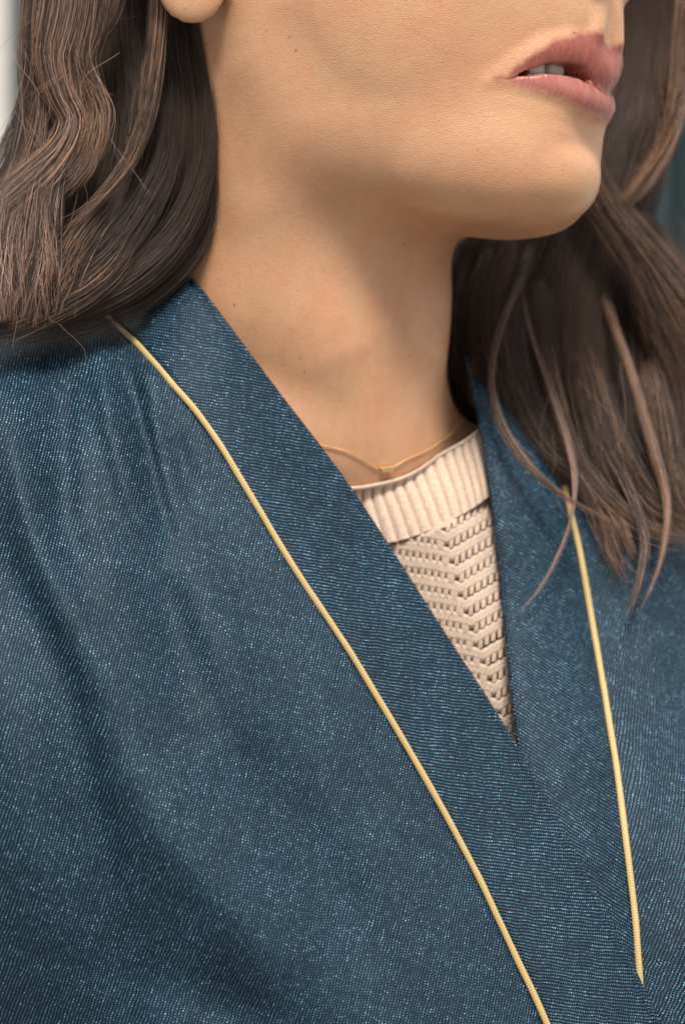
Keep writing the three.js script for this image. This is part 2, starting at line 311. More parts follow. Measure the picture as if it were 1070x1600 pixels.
function skinSurface() { // surface nets on the cells that the skin passes through
  const h = 1.7, B = 8, lo = [-175, -150, -185], n = [Math.ceil(330 / h / B), Math.ceil(400 / h / B), Math.ceil(260 / h / B)];
  const vid = new Map(), pos = [], idx = [], vals = new Float64Array((B + 2) ** 3);
  const ny = n[1] * B + 4, nx = n[0] * B + 4, key = (i, j, k) => (k * ny + j) * nx + i;
  const quads = [];
  const W = B + 2;
  for (let bk = 0; bk < n[2]; bk++) for (let bj = 0; bj < n[1]; bj++) for (let bi = 0; bi < n[0]; bi++) {
    const c = [lo[0] + (bi + 0.5) * B * h, lo[1] + (bj + 0.5) * B * h, lo[2] + (bk + 0.5) * B * h];
    if (abs(field(c)) > B * h * 0.9 + 12) continue;
    for (let k = 0; k < W; k++) for (let j = 0; j < W; j++) for (let i = 0; i < W; i++) vals[(k * W + j) * W + i] = field([lo[0] + (bi * B + i) * h, lo[1] + (bj * B + j) * h, lo[2] + (bk * B + k) * h]);
    const at = (i, j, k) => vals[(k * W + j) * W + i];
    const gi = bi * B, gj = bj * B, gk = bk * B;
    for (let k = 0; k <= B; k++) for (let j = 0; j <= B; j++) for (let i = 0; i <= B; i++) {
      let m = 0, cx = 0, cy = 0, cz = 0, cnt = 0;
      const q = [at(i, j, k), at(i + 1, j, k), at(i, j + 1, k), at(i + 1, j + 1, k), at(i, j, k + 1), at(i + 1, j, k + 1), at(i, j + 1, k + 1), at(i + 1, j + 1, k + 1)];
      for (let e = 0; e < 8; e++) if (q[e] < 0) m |= 1 << e;
      if (m === 0 || m === 255) continue;
      const id = key(gi + i, gj + j, gk + k);
      if (vid.has(id)) continue;
      for (let e = 0; e < 8; e++) for (const bit of [1, 2, 4]) { if (e & bit) continue; const g = e | bit; if ((q[e] < 0) !== (q[g] < 0)) { const t = q[e] / (q[e] - q[g]); cx += (e & 1) + (bit === 1 ? t : 0); cy += ((e >> 1) & 1) + (bit === 2 ? t : 0); cz += ((e >> 2) & 1) + (bit === 4 ? t : 0); cnt++; } }
      vid.set(id, pos.length / 3);
      pos.push(lo[0] + (gi + i + cx / cnt) * h, lo[1] + (gj + j + cy / cnt) * h, lo[2] + (gk + k + cz / cnt) * h);
    }
    for (let k = 1; k <= B; k++) for (let j = 1; j <= B; j++) for (let i = 1; i <= B; i++) {
      const v = at(i, j, k) < 0, I = gi + i, J = gj + j, K = gk + k;
      if (v !== at(i + 1, j, k) < 0) quads.push(v, key(I, J - 1, K - 1), key(I, J, K - 1), key(I, J, K), key(I, J - 1, K));
      if (v !== at(i, j + 1, k) < 0) quads.push(v, key(I - 1, J, K - 1), key(I - 1, J, K), key(I, J, K), key(I, J, K - 1));
      if (v !== at(i, j, k + 1) < 0) quads.push(v, key(I - 1, J - 1, K), key(I, J - 1, K), key(I, J, K), key(I - 1, J, K));
    }
  }
  for (let q = 0; q < quads.length; q += 5) {
    const a = vid.get(quads[q + 1]), b = vid.get(quads[q + 2]), c = vid.get(quads[q + 3]), d = vid.get(quads[q + 4]);
    if (a === undefined || b === undefined || c === undefined || d === undefined) continue;
    if (quads[q]) idx.push(a, b, c, a, c, d); else idx.push(a, c, b, a, d, c);
  }
  return { pos, idx };
}
const person = group('person');
tag(person, 'person with long dark brown hair and parted lips, head turned aside, wearing a denim jacket', 'person');
{
  let { pos, idx } = skinSurface();
  // finer cells round the mouth
  for (let level = 0; level < 2; level++) {
    const R = level ? 34 : 42, out = [], mid = new Map();
    const near = (i) => { const q = toHead([pos[i * 3], pos[i * 3 + 1], pos[i * 3 + 2]]); return hypot(q[0], q[1] - 4, q[2] + 6) < R; };
    const half = (a, b) => { const k = a < b ? a * 1e7 + b : b * 1e7 + a; if (!mid.has(k)) { mid.set(k, pos.length / 3); for (let c = 0; c < 3; c++) pos.push((pos[a * 3 + c] + pos[b * 3 + c]) / 2); } return mid.get(k); };
    for (let t = 0; t < idx.length; t += 3) {
      const [a, b, c] = [idx[t], idx[t + 1], idx[t + 2]];
      if (near(a) || near(b) || near(c)) { const ab = half(a, b), bc = half(b, c), ca = half(c, a); out.push(a, ab, ca, ab, b, bc, ca, bc, c, ab, bc, ca); } else out.push(a, b, c);
    }
    // neighbours of split edges get the same midpoints, so that the skin has no cracks
    const fix = [];
    for (let t = 0; t < out.length; t += 3) {
      const v = [out[t], out[t + 1], out[t + 2]], mids = [0, 1, 2].map((e) => { const a = v[e], b = v[(e + 1) % 3]; return mid.get(a < b ? a * 1e7 + b : b * 1e7 + a); });
      const n = mids.filter((m) => m !== undefined).length;
      if (!n) fix.push(...v);
      else if (n === 1) { const e = mids.findIndex((m) => m !== undefined); fix.push(v[e], mids[e], v[(e + 2) % 3], mids[e], v[(e + 1) % 3], v[(e + 2) % 3]); }
      else if (n === 2) { const e = mids.findIndex((m) => m === undefined), a = v[e], b = v[(e + 1) % 3], c = v[(e + 2) % 3], bc = mids[(e + 1) % 3], ca = mids[(e + 2) % 3]; fix.push(a, b, bc, a, bc, ca, ca, bc, c); }
      else fix.push(v[0], mids[0], mids[2], mids[0], v[1], mids[1], mids[2], mids[1], v[2], mids[0], mids[1], mids[2]);
    }
    idx = fix;
  }
  const n = pos.length / 3, nor = new Float32Array(n * 3), col = new Float32Array(n * 3), uv = new Float32Array(n * 2), lipAt = new Float32Array(n), c = [0, 0, 0];
  for (let i = 0; i < n; i++) {
    let p = [pos[i * 3], pos[i * 3 + 1], pos[i * 3 + 2]];
    for (let s = 0; s < 2; s++) { const d = field(p); if (abs(d) < 1e-3) break; p = add(p, grad(p, 0.25), -clamp(d, -1.2, 1.2)); }
    const g = grad(p, 0.35);
    pos[i * 3] = p[0]; pos[i * 3 + 1] = p[1]; pos[i * 3 + 2] = p[2];
    nor.set(g, i * 3);
    lipAt[i] = skinColour(p, c);
    col.set(c, i * 3);
    const an = Math.atan2(p[0] + 8, p[2] + 62);
    uv[i * 2] = an * 62 / 50; uv[i * 2 + 1] = p[1] / 50;
  }
  const skinI = [], lipI = [];
  for (let t = 0; t < idx.length; t += 3) { const m = (lipAt[idx[t]] + lipAt[idx[t + 1]] + lipAt[idx[t + 2]]) / 3; (m > 0.5 ? lipI : skinI).push(idx[t], idx[t + 1], idx[t + 2]); }
  const compact = (ix) => {
    const map = new Map(), o = { pos: [], nor: [], col: [], uv: [], idx: [] };
    for (const v of ix) { if (!map.has(v)) { map.set(v, map.size); for (let k = 0; k < 3; k++) { o.pos.push(pos[v * 3 + k]); o.nor.push(nor[v * 3 + k]); o.col.push(col[v * 3 + k]); } o.uv.push(uv[v * 2], uv[v * 2 + 1]); } o.idx.push(map.get(v)); }
    return geo(o.pos, o.idx, o);
  };
  mesh('body', compact(skinI), M.skin, person);
  mesh('lips', compact(lipI), M.lips, person).userData.label = 'parted pink lips with fine creases';
  console.log('skin triangles', idx.length / 3);
  // upper teeth, each one a tapered rounded block on the dental arch
  for (const s of [-1, 1]) for (const [a, w, h, d] of [[4.3, 8.3, 10, -5.4], [11.9, 6.8, 9, -6.6], [18.6, 7.2, 9.4, -9.6], [24.5, 6.6, 8.4, -14.5]]) {
    const g = new RoundedBoxGeometry(w * S, h * S, 6 * S, 4, 2.2 * S), p = g.attributes.position;
    for (let i = 0; i < p.count; i++) { const y = p.getY(i) / (h * S) + 0.5; p.setX(i, p.getX(i) * (1.02 - 0.16 * y)); }
    const t = mesh('tooth', g, M.tooth, person);
    const q = fromHead(s * a, 6.2 + (a > 10 && a < 15 ? 0.7 : 0) - (a < 10 ? 0.6 : 0), d - (a < 10 ? 2.6 : 4.2));
    t.position.set(q[0] * S, q[1] * S, q[2] * S);
    const m = new THREE.Matrix4().makeBasis(new THREE.Vector3(...hr), new THREE.Vector3(...hu), new THREE.Vector3(...hf));
    t.quaternion.setFromRotationMatrix(new THREE.Matrix4().makeBasis(new THREE.Vector3(...hr).negate(), new THREE.Vector3(...hu), new THREE.Vector3(...hf)));
    if (m.determinant() > 0) t.quaternion.setFromRotationMatrix(m);
    t.rotateY((m.determinant() > 0 ? 1 : -1) * s * a * 0.032);
  }
}

// ------------------------------------------------------------------ sheets of cloth
function sheet(nu, nv, at, { thick = 1.1, uvAt, back = true }) { // at(u, v) -> point; a closed sheet with real thickness
  const front = [], N = (nu + 1) * (nv + 1);
  for (let j = 0; j <= nv; j++) for (let i = 0; i <= nu; i++) front.push(at(i / nu, j / nv));
  const nrm = front.map((p, q) => { const i = q % (nu + 1), j = floor(q / (nu + 1)); const A = front[j * (nu + 1) + min(i + 1, nu)], B = front[j * (nu + 1) + max(i - 1, 0)], C = front[min(j + 1, nv) * (nu + 1) + i], D = front[max(j - 1, 0) * (nu + 1) + i]; let n = norm(cross(sub(A, B), sub(C, D))); return n; });
  const flip = nrm[floor(N * 0.5)][2] < 0 ? -1 : 1;
  const pos = [], uv = [], idx = [];
  front.forEach((p) => { pos.push(...p); uv.push(...uvAt(p)); });
  const tri = (a, b, c) => (flip > 0 ? idx.push(a, b, c) : idx.push(a, c, b));
  for (let j = 0; j < nv; j++) for (let i = 0; i < nu; i++) { const a = j * (nu + 1) + i, b = a + 1, c = a + nu + 1, d = c + 1; tri(a, b, c); tri(b, d, c); }
  if (back) {
    front.forEach((p, q) => { const b = add(p, nrm[q], -thick * flip); pos.push(...b); uv.push(...uvAt(p)); });
    for (let j = 0; j < nv; j++) for (let i = 0; i < nu; i++) { const a = N + j * (nu + 1) + i, b = a + 1, c = a + nu + 1, d = c + 1; tri(a, c, b); tri(b, c, d); }
    const rim = []; // walk the border
    for (let i = 0; i < nu; i++) rim.push([i, 0, i + 1, 0]);
    for (let j = 0; j < nv; j++) rim.push([nu, j, nu, j + 1]);
    for (let i = nu; i > 0; i--) rim.push([i, nv, i - 1, nv]);
    for (let j = nv; j > 0; j--) rim.push([0, j, 0, j - 1]);
    for (const [i, j, k, l] of rim) { const a = j * (nu + 1) + i, b = l * (nu + 1) + k; tri(a, a + N, b); tri(b, a + N, b + N); }
  }
  return geo(pos, idx, { uv });
}
const net = (rows) => (u, v) => spline(rows.map((r) => spline(r, u)), v); // rows of [px, py, z]
function planeUV(o, e1, e2, ang) { // twill direction: uv on the cloth's own mean plane, in tiles
  const c = cos(ang), s = sin(ang), n = norm(cross(e1, e2)), x = norm(e1), y = cross(n, x);
  return (p) => { const v = sub(p, o), a = dot(v, x), b = dot(v, y); return [(a * c + b * s) / TILE, (-a * s + b * c) / TILE]; };
}
const pipeN = [[70, 440, -112], [150, 480, -52], [200, 524, -20], [258, 585, 0], [340, 690, 9], [450, 870, 15], [560, 1040, 19], [700, 1280, 23], [800, 1480, 27], [900, 1705, 31]];
const edgeN = [[215, 372, -100], [262, 396, -52], [305, 437, -22], [362, 508, -12], [441, 612, -11], [550, 757, -10], [675, 950, -4], [822, 1182, 5], [950, 1424, 15], [1072, 1672, 23]];
const pipeF = [[790, 420, -190], [850, 560, -110], [862, 645, -78], [872, 720, -62], [890, 795, -53], [907, 868, -48], [928, 985, -40], [945, 1090, -28], [962, 1195, -13], [977, 1310, -1], [989, 1410, 5], [998, 1505, 10], [1008, 1640, 15]];
const edgeF = [[690, 420, -170], [722, 530, -96], [742, 605, -62], [752, 660, -50], [764, 730, -42], [774, 800, -36], [787, 930, -29], [798, 1040, -16], [811, 1160, -3], [828, 1280, 5], [850, 1390, 9], [875, 1500, 12], [905, 1640, 15]];
const jacket = group('denim_jacket');
tag(jacket, 'dark indigo denim jacket with wide collar bands edged in gold piping', 'jacket');
const segDist = (x, y, pts) => { let b = 1e9, tt = 0; for (let i = 1; i < pts.length; i++) { const [x0, y0] = pts[i - 1], [x1, y1] = pts[i], dx = x1 - x0, dy = y1 - y0, t = clamp(((x - x0) * dx + (y - y0) * dy) / (dx * dx + dy * dy), 0, 1), d = hypot(x - x0 - dx * t, y - y0 - dy * t); if (d < b) { b = d; tt = (i - 1 + t) / (pts.length - 1); } } return [b, tt]; };
// folds of the cloth: lines with a width and a height in millimetres
const foldLines = [
  [[[160, 540], [172, 600], [182, 670], [205, 760], [250, 880]], 17, 2.6],
  [[[184, 545], [200, 610], [220, 690], [236, 770], [262, 860]], 15, -2.6],
  [[[105, 560], [90, 620], [88, 710], [92, 820], [130, 920]], 22, -3.0],
  [[[0, 600], [20, 680], [44, 780], [74, 880], [105, 960], [150, 1060]], 24, 3.0],
  [[[250, 620], [262, 660], [282, 720], [310, 790]], 14, -1.5],
  [[[225, 560], [245, 620], [268, 690]], 16, 1.2],
  [[[-60, 820], [10, 900], [62, 985], [95, 1060], [114, 1150], [126, 1240], [142, 1310], [168, 1440], [190, 1580], [200, 1700]], 34, -2.4],
  [[[-30, 1000], [20, 1120], [50, 1250], [70, 1400], [80, 1600]], 50, 2.4],
  [[[130, 990], [170, 1090], [205, 1200], [260, 1300], [340, 1390], [420, 1500], [470, 1640]], 44, 3.4],
  [[[210, 820], [254, 937], [282, 1030], [310, 1120]], 28, -2.2],
  [[[290, 860], [330, 960], [372, 1060], [420, 1180]], 30, 1.8],
  [[[220, 1480], [262, 1525], [330, 1560], [420, 1600], [500, 1700]], 38, -2.2],
  [[[380, 1150], [440, 1260], [520, 1400], [590, 1540]], 34, -1.6],
];
function folds(px, py, lines, gain) { let h = 0; for (const [l, w0, a0] of lines) { const a = a0 * gain, w = w0 * 1.45; const [d, t] = segDist(px, py, l); if (d < w * 3) h += a * exp(-d * d / (w * w)) * pow(sin(PI * clamp(t * 0.94 + 0.03, 0, 1)), 0.6); } return h; }
const unP = (p) => { const k = 800 / (800 - p[2]) * 5.4; return [535 + p[0] * k, 800 - p[1] * k]; };
{
  const rows = [
    [pipeN[0], [-20, 478, -116], [-150, 528, -112], [-300, 600, -105], [-430, 720, -100]],
    [pipeN[1], [60, 494, -50], [-80, 520, -50], [-260, 595, -55], [-420, 720, -60]],
    [pipeN[2], [100, 546, -10], [-50, 582, -4], [-230, 655, -15], [-410, 780, -40]],
    [pipeN[3], [150, 636, 11], [0, 690, 23], [-200, 762, 12], [-410, 870, -25]],
    [pipeN[4], [230, 752, 21], [60, 830, 37], [-180, 920, 28], [-410, 1000, -15]],
    [pipeN[5], [330, 935, 28], [130, 1010, 46], [-160, 1085, 40], [-410, 1150, -8]],
    [pipeN[6], [430, 1112, 33], [200, 1185, 50], [-150, 1245, 46], [-410, 1300, -5]],
    [pipeN[7], [550, 1345, 37], [260, 1405, 52], [-150, 1445, 42], [-410, 1480, -5]],
    [pipeN[8], [640, 1545, 41], [320, 1585, 50], [-150, 1625, 34], [-410, 1655, -5]],
    [pipeN[9], [720, 1765, 44], [360, 1805, 46], [-150, 1825, 22], [-410, 1855, -5]],
  ];
  const f = net(rows);
  const at = (u, v) => {
    const w = u * u * 0.35 + u * 0.65, q = f(w, v);
    let p = P(...q);
    const tuck = exp(-pow(u * 60, 2)) * -1.6;                       // the panel dips into the seam
    p = add(p, norm([-0.18, 0.25, 1]), folds(q[0], q[1], foldLines, 2.0) + tuck + 0.7 * (noise2(q[0] / 90, q[1] / 130) - 0.5));
    return pushOut(p, 5);
  };
  mesh('front_panel', sheet(230, 280, at, { uvAt: planeUV([0, 0, 0], [1, 0, -0.16], [0, 1, 0.06], 72 * PI / 180) }), M.denim, jacket).userData.label = 'denim shoulder and chest panel with soft folds';
}
function band(pipe, edge, uvAt, thickMm, bulge) { // a folded collar band: two layers with a rolled edge
  const n = 300, K = 44;
  const pos = [], uv = [], idx = [];
  const L = (t) => spline(pipe, t), E = (t) => spline(edge, t);
  for (let j = 0; j <= n; j++) {
    const t = j / n, a = P(...L(t)), b = P(...E(t));
    const w0 = sub(b, a), wl = hypot(...w0), w = w0.map((x) => x * (1 - 0.5 * thickMm / wl)), t2 = min(1, t + 0.002), t1 = max(0, t - 0.002), along = norm(sub(P(...L(t2)), P(...L(t1)))), nn = norm(cross(w, along)), m = nn[2] < 0 ? nn.map((x) => -x) : nn;
    for (let i = 0; i <= K; i++) {
      // outline: front from seam to edge, round the edge, back again
      let s, h;
      const c = i / K;
      if (c < 0.66) { s = c / 0.66; h = 0; } else if (c < 0.78) { const q = (c - 0.66) / 0.12 * PI; s = 1 + sin(q) * 0.5 * thickMm / hypot(...w); h = -(1 - cos(q)) * 0.5 * thickMm; } else { s = 1 - (c - 0.78) / 0.22; h = -thickMm; }
      const edgeRoll = c < 0.66 ? -0.45 * thickMm * pow(s, 40) : 0;
      let p = add(a, w, s);
      p = add(p, m, h + edgeRoll + bulge * sin(PI * clamp(s, 0, 1)) + 0.35 * (noise2(s * 4 + 3, t * 34) - 0.5) * (c < 0.66 ? 1 : 0));
      if (c < 0.66) p = add(p, m, -1.3 * exp(-pow(s * hypot(...w) / 1.1, 2)));
      p = pushOut(p, 3.2 + h);
      pos.push(...p); uv.push(...uvAt(p));
    }
  }
  for (let j = 0; j < n; j++) for (let i = 0; i < K; i++) { const a = j * (K + 1) + i, b = a + 1, c = a + K + 1, d = c + 1; idx.push(a, c, b, b, c, d); }
  return geo(pos, idx, { uv });
}
mesh('collar_band', band(pipeN, edgeN, planeUV([0, 0, 0], [1, 0, -0.2], [0, 1, 0.05], -9 * PI / 180), 3.2, 1.6), M.denim, jacket).userData.label = 'wide denim collar band lying over the other one';
mesh('collar_band', band(pipeF, edgeF, planeUV([20, 5, 0], [1, 0, -0.35], [0, 1, 0.1], -32 * PI / 180), 2.4, 2.2), M.denim, jacket).userData.label = 'denim collar band tucked under the other one';
{
  const lines = [[[[985, 1080], [1005, 1200], [1018, 1300], [1025, 1420]], 18, 1.1], [[[962, 1120], [985, 1240], [998, 1340], [1010, 1440], [1030, 1560]], 13, -0.7], [[[1050, 1000], [1052, 1200], [1060, 1400]], 20, -1.8], [[[985, 940], [1010, 1040], [1030, 1150]], 22, 1.4]];
  const rows = pipeF.map(([x, y, z], i) => { const k = i / (pipeF.length - 1); return [[x, y, z], [x + 50, y + 2, z + lerp(-6, 0.5, k)], [x + 130, y + 6, z + lerp(-20, -2, k)], [x + 270, y + lerp(120, 20, k), z + lerp(-50, -40, k)], [x + 390, y + lerp(230, 60, k), z - 110]]; });
  const f = net(rows);
  const at = (u, v) => { const q = f(u * u * 0.4 + u * 0.6, v); let p = P(...q); p = add(p, norm([0.3, 0.1, 1]), folds(q[0], q[1], lines, 0.8) - 1.6 * exp(-pow(u * 60, 2)) + 0.5 * (noise2(q[0] / 60, q[1] / 90) - 0.5)); return pushOut(p, 5); };
  mesh('front_panel', sheet(110, 220, at, { uvAt: planeUV([0, 0, 0], [1, 0, -0.4], [0, 1, 0.1], 62 * PI / 180) }), M.denim, jacket).userData.label = 'denim chest panel behind the hair';
}
function piping(ctrl, r, samples) { // a ribbed gold cord lying in the seam
  const K = 10, pos = [], idx = [];
  const pts = []; let len = 0;
  for (let i = 0; i <= samples; i++) pts.push(P(...spline(ctrl, i / samples)));
  for (let i = 0; i <= samples; i++) {
    const p = pts[i], tg = norm(sub(pts[min(i + 1, samples)], pts[max(i - 1, 0)]));
    if (i) len += hypot(...sub(p, pts[i - 1]));
    const n0 = norm(cross(tg, norm([0.1, 0.15, -1]))), m = cross(n0, tg), mm = m[2] < 0 ? m.map((x) => -x) : m;
    const rib = 1 + 0.055 * sin(len / 0.78 * 2 * PI) + 0.08 * (noise2(len / 5, 3) - 0.5), wob = (noise2(len / 12, 7.3) - 0.5) * 0.5;
    for (let k = 0; k < K; k++) { const a = k / K * 2 * PI; let q = add(p, n0, cos(a) * r * rib * 1.05 + wob); q = add(q, mm, sin(a) * r * rib * 0.62 + 0.25); pos.push(...q); }
  }
  for (let i = 0; i < samples; i++) for (let k = 0; k < K; k++) { const a = i * K + k, b = i * K + (k + 1) % K, c = a + K, d = b + K; idx.push(a, b, c, b, d, c); }
  return geo(pos, idx);
}
mesh('piping', piping(pipeN, 0.88, 2000), M.cord, jacket).userData.label = 'ribbed gold cord piping along the seam';
mesh('piping', piping(pipeF, 0.92, 1800), M.cord, jacket).userData.label = 'gold cord piping on the tucked-under side';

// ------------------------------------------------------------------ cream knitted top
const sweater = group('knit_top');
tag(sweater, 'cream knitted top with ribbed neckband and eyelet chevrons under the jacket', 'top');
const TOP = [[470, 742, -38], [520, 746, -37], [560, 750, -37], [605, 747, -38], [650, 733, -41], [695, 708, -46], [730, 688, -52], [757, 664, -60], [775, 636, -70]];
const BOT = [[515, 862, -32], [552, 860, -31], [590, 852, -30], [640, 840, -30], [685, 822, -32], [725, 802, -36], [755, 782, -42], [785, 756, -52], [810, 728, -64]];
{
  const neckband = group('neckband', sweater);
  const ribs = 21;
  for (let i = 0; i < ribs; i++) {
    const u0 = i / ribs, u1 = (i + 1) / ribs, pos = [], uv = [], idx = [], nu = 8, nv = 22;
    for (let j = 0; j <= nv; j++) for (let k = 0; k <= nu; k++) {
      const c = k / nu, v = j / nv, u = lerp(u0, u1, lerp(0.015, 0.985, c));
      const a = spline(TOP, u), b = spline(BOT, u);
      let p = P(lerp(a[0], b[0], v), lerp(a[1], b[1], v), lerp(a[2], b[2], v));
      p = pushOut(p, 1.4);
      const bulge = 1.35 * pow(sin(PI * c), 0.5) * (0.85 + 0.15 * smooth(0, 0.1, v) * smooth(1, 0.9, v)) + 0.9 * exp(-pow(v / 0.06, 2)) - 1.2;
      p = add(p, norm([0.25, 0.2, 1]), bulge + 0.8 * sin(PI * v));
      pos.push(...p); uv.push((i + c) * 0.14, v * 0.62);
    }
    for (let j = 0; j < nv; j++) for (let k = 0; k < nu; k++) { const a = j * (nu + 1) + k, b = a + 1, d = a + nu + 1, e = d + 1; idx.push(a, d, b, b, d, e); }
    mesh('rib', geo(pos, idx, { uv }), M.knit, neckband);
  }
  // rolled upper edge
  const pos = [], idx = [], uv = [], n = 160, K = 8;
  for (let i = 0; i <= n; i++) {
    const q = spline(TOP, i / n); let p = pushOut(P(...q), 1.2);
    for (let k = 0; k < K; k++) { const a = k / K * 2 * PI; pos.push(p[0], p[1] + sin(a) * 0.75 + 0.2, p[2] + cos(a) * 1.1 + 0.3); uv.push(i * 0.02, k / K * 0.06); }
  }
  for (let i = 0; i < n; i++) for (let k = 0; k < K; k++) { const a = i * K + k, b = i * K + (k + 1) % K; idx.push(a, b, a + K, b, b + K, a + K); }
  mesh('neckband_edge', geo(pos, idx, { uv }), M.knit, neckband);
  // chevron rows of the body: a solid ridge, then a row of eyelets with bars between them
  const body = group('knit_body', sweater);
  const apex = (r) => { const y = 815 + r * 26.2; return [curve1([700, 826, 907, 983, 1061, 1200], [668, 694, 716, 738, 767, 812], y), y]; };
  const zS = (px, py) => curve1([740, 830, 1000, 1160, 1300], [-38, -31, -27, -23, -20], py) - pow(max(0, px - (690 + (py - 826) * 0.33)) / 100, 1.6) * 18 - pow(max(0, (690 + (py - 826) * 0.33) - px) / 160, 2) * 6;
  const armL = (ap, s) => [ap[0] - s, ap[1] - s * 0.16 + s * s * 0.00012 - 3 * (1 - exp(-s / 14))], armR = (ap, s) => [ap[0] + s, ap[1] - s * 0.52 - s * s * 0.0006 - 2 * (1 - exp(-s / 10))];
  const inside = (x, y) => y < 1235 && y > 740;
  const pt = (r, s, off) => { const ap = apex(r); const q = s < 0 ? armL(ap, -s) : armR(ap, s); return [q[0], q[1] + off]; };
  const botPts = []; for (let k = 0; k <= 120; k++) botPts.push(spline(BOT, k / 120));
  const yBot = (x) => { let b = botPts[0]; for (const c of botPts) if (c[0] <= x) b = c; return b[1]; };
  const under = (q) => -2.6 * smooth(6, -8, q[1] - yBot(q[0]));
  const NIK = norm([0.25, 0.15, 1]);
  for (let r = -9; r < 15; r++) {
    const s0 = -140, s1 = 110, n = 100, prof = 7, pos = [], uv = [], idx = [];
    const ap = apex(r);
    const ok = (s) => { const q = pt(r, s, 0); return q[1] > yBot(q[0]) - 14; };
    let cols = 0;
    const strip = [];
    for (let i = 0; i <= n; i++) { const s = lerp(s0, s1, i / n); strip.push(ok(s)); }
    for (let i = 0; i <= n; i++) {
      const s = lerp(s0, s1, i / n);
      for (let k = 0; k < prof; k++) {
        const c = k / (prof - 1), off = lerp(-10.5, 10.5, c), q = pt(r, s, off);
        let p = P(q[0], q[1], zS(q[0], q[1]));
        p = pushOut(p, 1.6);
        // two purl ridges in each solid row
        p = add(p, NIK, 0.75 * pow(sin(PI * c), 0.5) + 0.35 * abs(sin(2 * PI * c)) + 0.14 * sin(s * 0.9 + k) + 0.3 * (noise2(s * 0.35, r * 3 + c) - 0.5) - 0.3 + under(q));
        pos.push(...p); uv.push(s * 0.0125, r * 0.3 + c * 0.2);
      }
    }
    for (let i = 0; i < n; i++) { if (!strip[i] || !strip[i + 1]) continue; for (let k = 0; k < prof - 1; k++) { const a = i * prof + k, b = a + 1, d = a + prof, e = d + 1; idx.push(a, b, d, b, e, d); } }
    if (!idx.length) continue;
    const row = mesh('knit_row', geo(pos, idx, { uv }), M.knit, body);
    // bars across the eyelets below this row
    const bpos = [], bidx = [], buv = [];
    for (let m = -13; m <= 11; m++) {
      const s = m === 0 ? -7.5 : m < 0 ? m * 10.6 - 1.5 : m * 10.2 - 2.5 + 0;
      if (!ok(s)) continue;
      const w = 3.45 + 0.7 * hash(m + 40, r + 9), base = bpos.length / 3;
      for (let j = 0; j <= 3; j++) for (let k = 0; k <= 4; k++) {
        const q = pt(r + j / 3 * 0, s + lerp(-w, w, k / 4), lerp(6.5, 19.5, j / 3));
        let p = P(q[0], q[1], zS(q[0], q[1])); p = pushOut(p, 1.3);
        p = add(p, NIK, 0.8 * sin(PI * k / 4) + 0.1 + under(q)); bpos.push(...p); buv.push(k * 0.02, j * 0.05);
      }
      for (let j = 0; j < 3; j++) for (let k = 0; k < 4; k++) { const a = base + j * 5 + k; bidx.push(a, a + 5, a + 1, a + 1, a + 5, a + 6); }
    }
    if (bidx.length) { const o = mesh('eyelet_bars', geo(bpos, bidx, { uv: buv }), M.knit, row); o.userData.kind = 'stuff'; }
  }
}

// ------------------------------------------------------------------ necklace
{
  const neck = group('necklace');
  tag(neck, 'fine gold chain necklace with a small bar pendant at the throat', 'necklace');
  const px = [[470, 686], [505, 696], [532, 702], [558, 713], [578, 725], [590, 731]], px2 = [[612, 730], [632, 718], [655, 708], [680, 694], [702, 678], [722, 655]];
  const lay = (l) => l.map(([x, y]) => { const h = hitSkin(x, y); return pushOut(h, 0.55); });
  const links = (pts) => {
    const n = 300, out = []; let acc = 0, prev = null, k = 0;
    for (let i = 0; i <= n; i++) {
      const p = spline(pts, i / n);
      if (prev) { acc += hypot(...sub(p, prev)); if (acc > 0.42) { acc = 0; const t = norm(sub(p, prev)); const g = new THREE.TorusGeometry(0.26 * S, 0.085 * S, 6, 10); g.scale(1.25, 0.8, 1); const q = new THREE.Quaternion().setFromUnitVectors(new THREE.Vector3(1, 0, 0), new THREE.Vector3(...t)); if (k++ % 2) g.rotateX(PI / 2); g.applyQuaternion(q); g.translate(p[0] * S, p[1] * S, p[2] * S); out.push(g); } }
      prev = p;
    }
    return mergeGeometries(out);
  };
  mesh('chain', links(lay(px)), M.gold, neck);
  mesh('chain', links(lay(px2)), M.gold, neck);
  const c = pushOut(hitSkin(601, 731), 1.3), bar = mesh('bar_pendant', new RoundedBoxGeometry(4.4 * S, 1.7 * S, 1.5 * S, 3, 0.35 * S), M.gold, neck);
  bar.position.set(c[0] * S, c[1] * S, c[2] * S); bar.rotation.set(0.2, 0.35, 0.05);
}

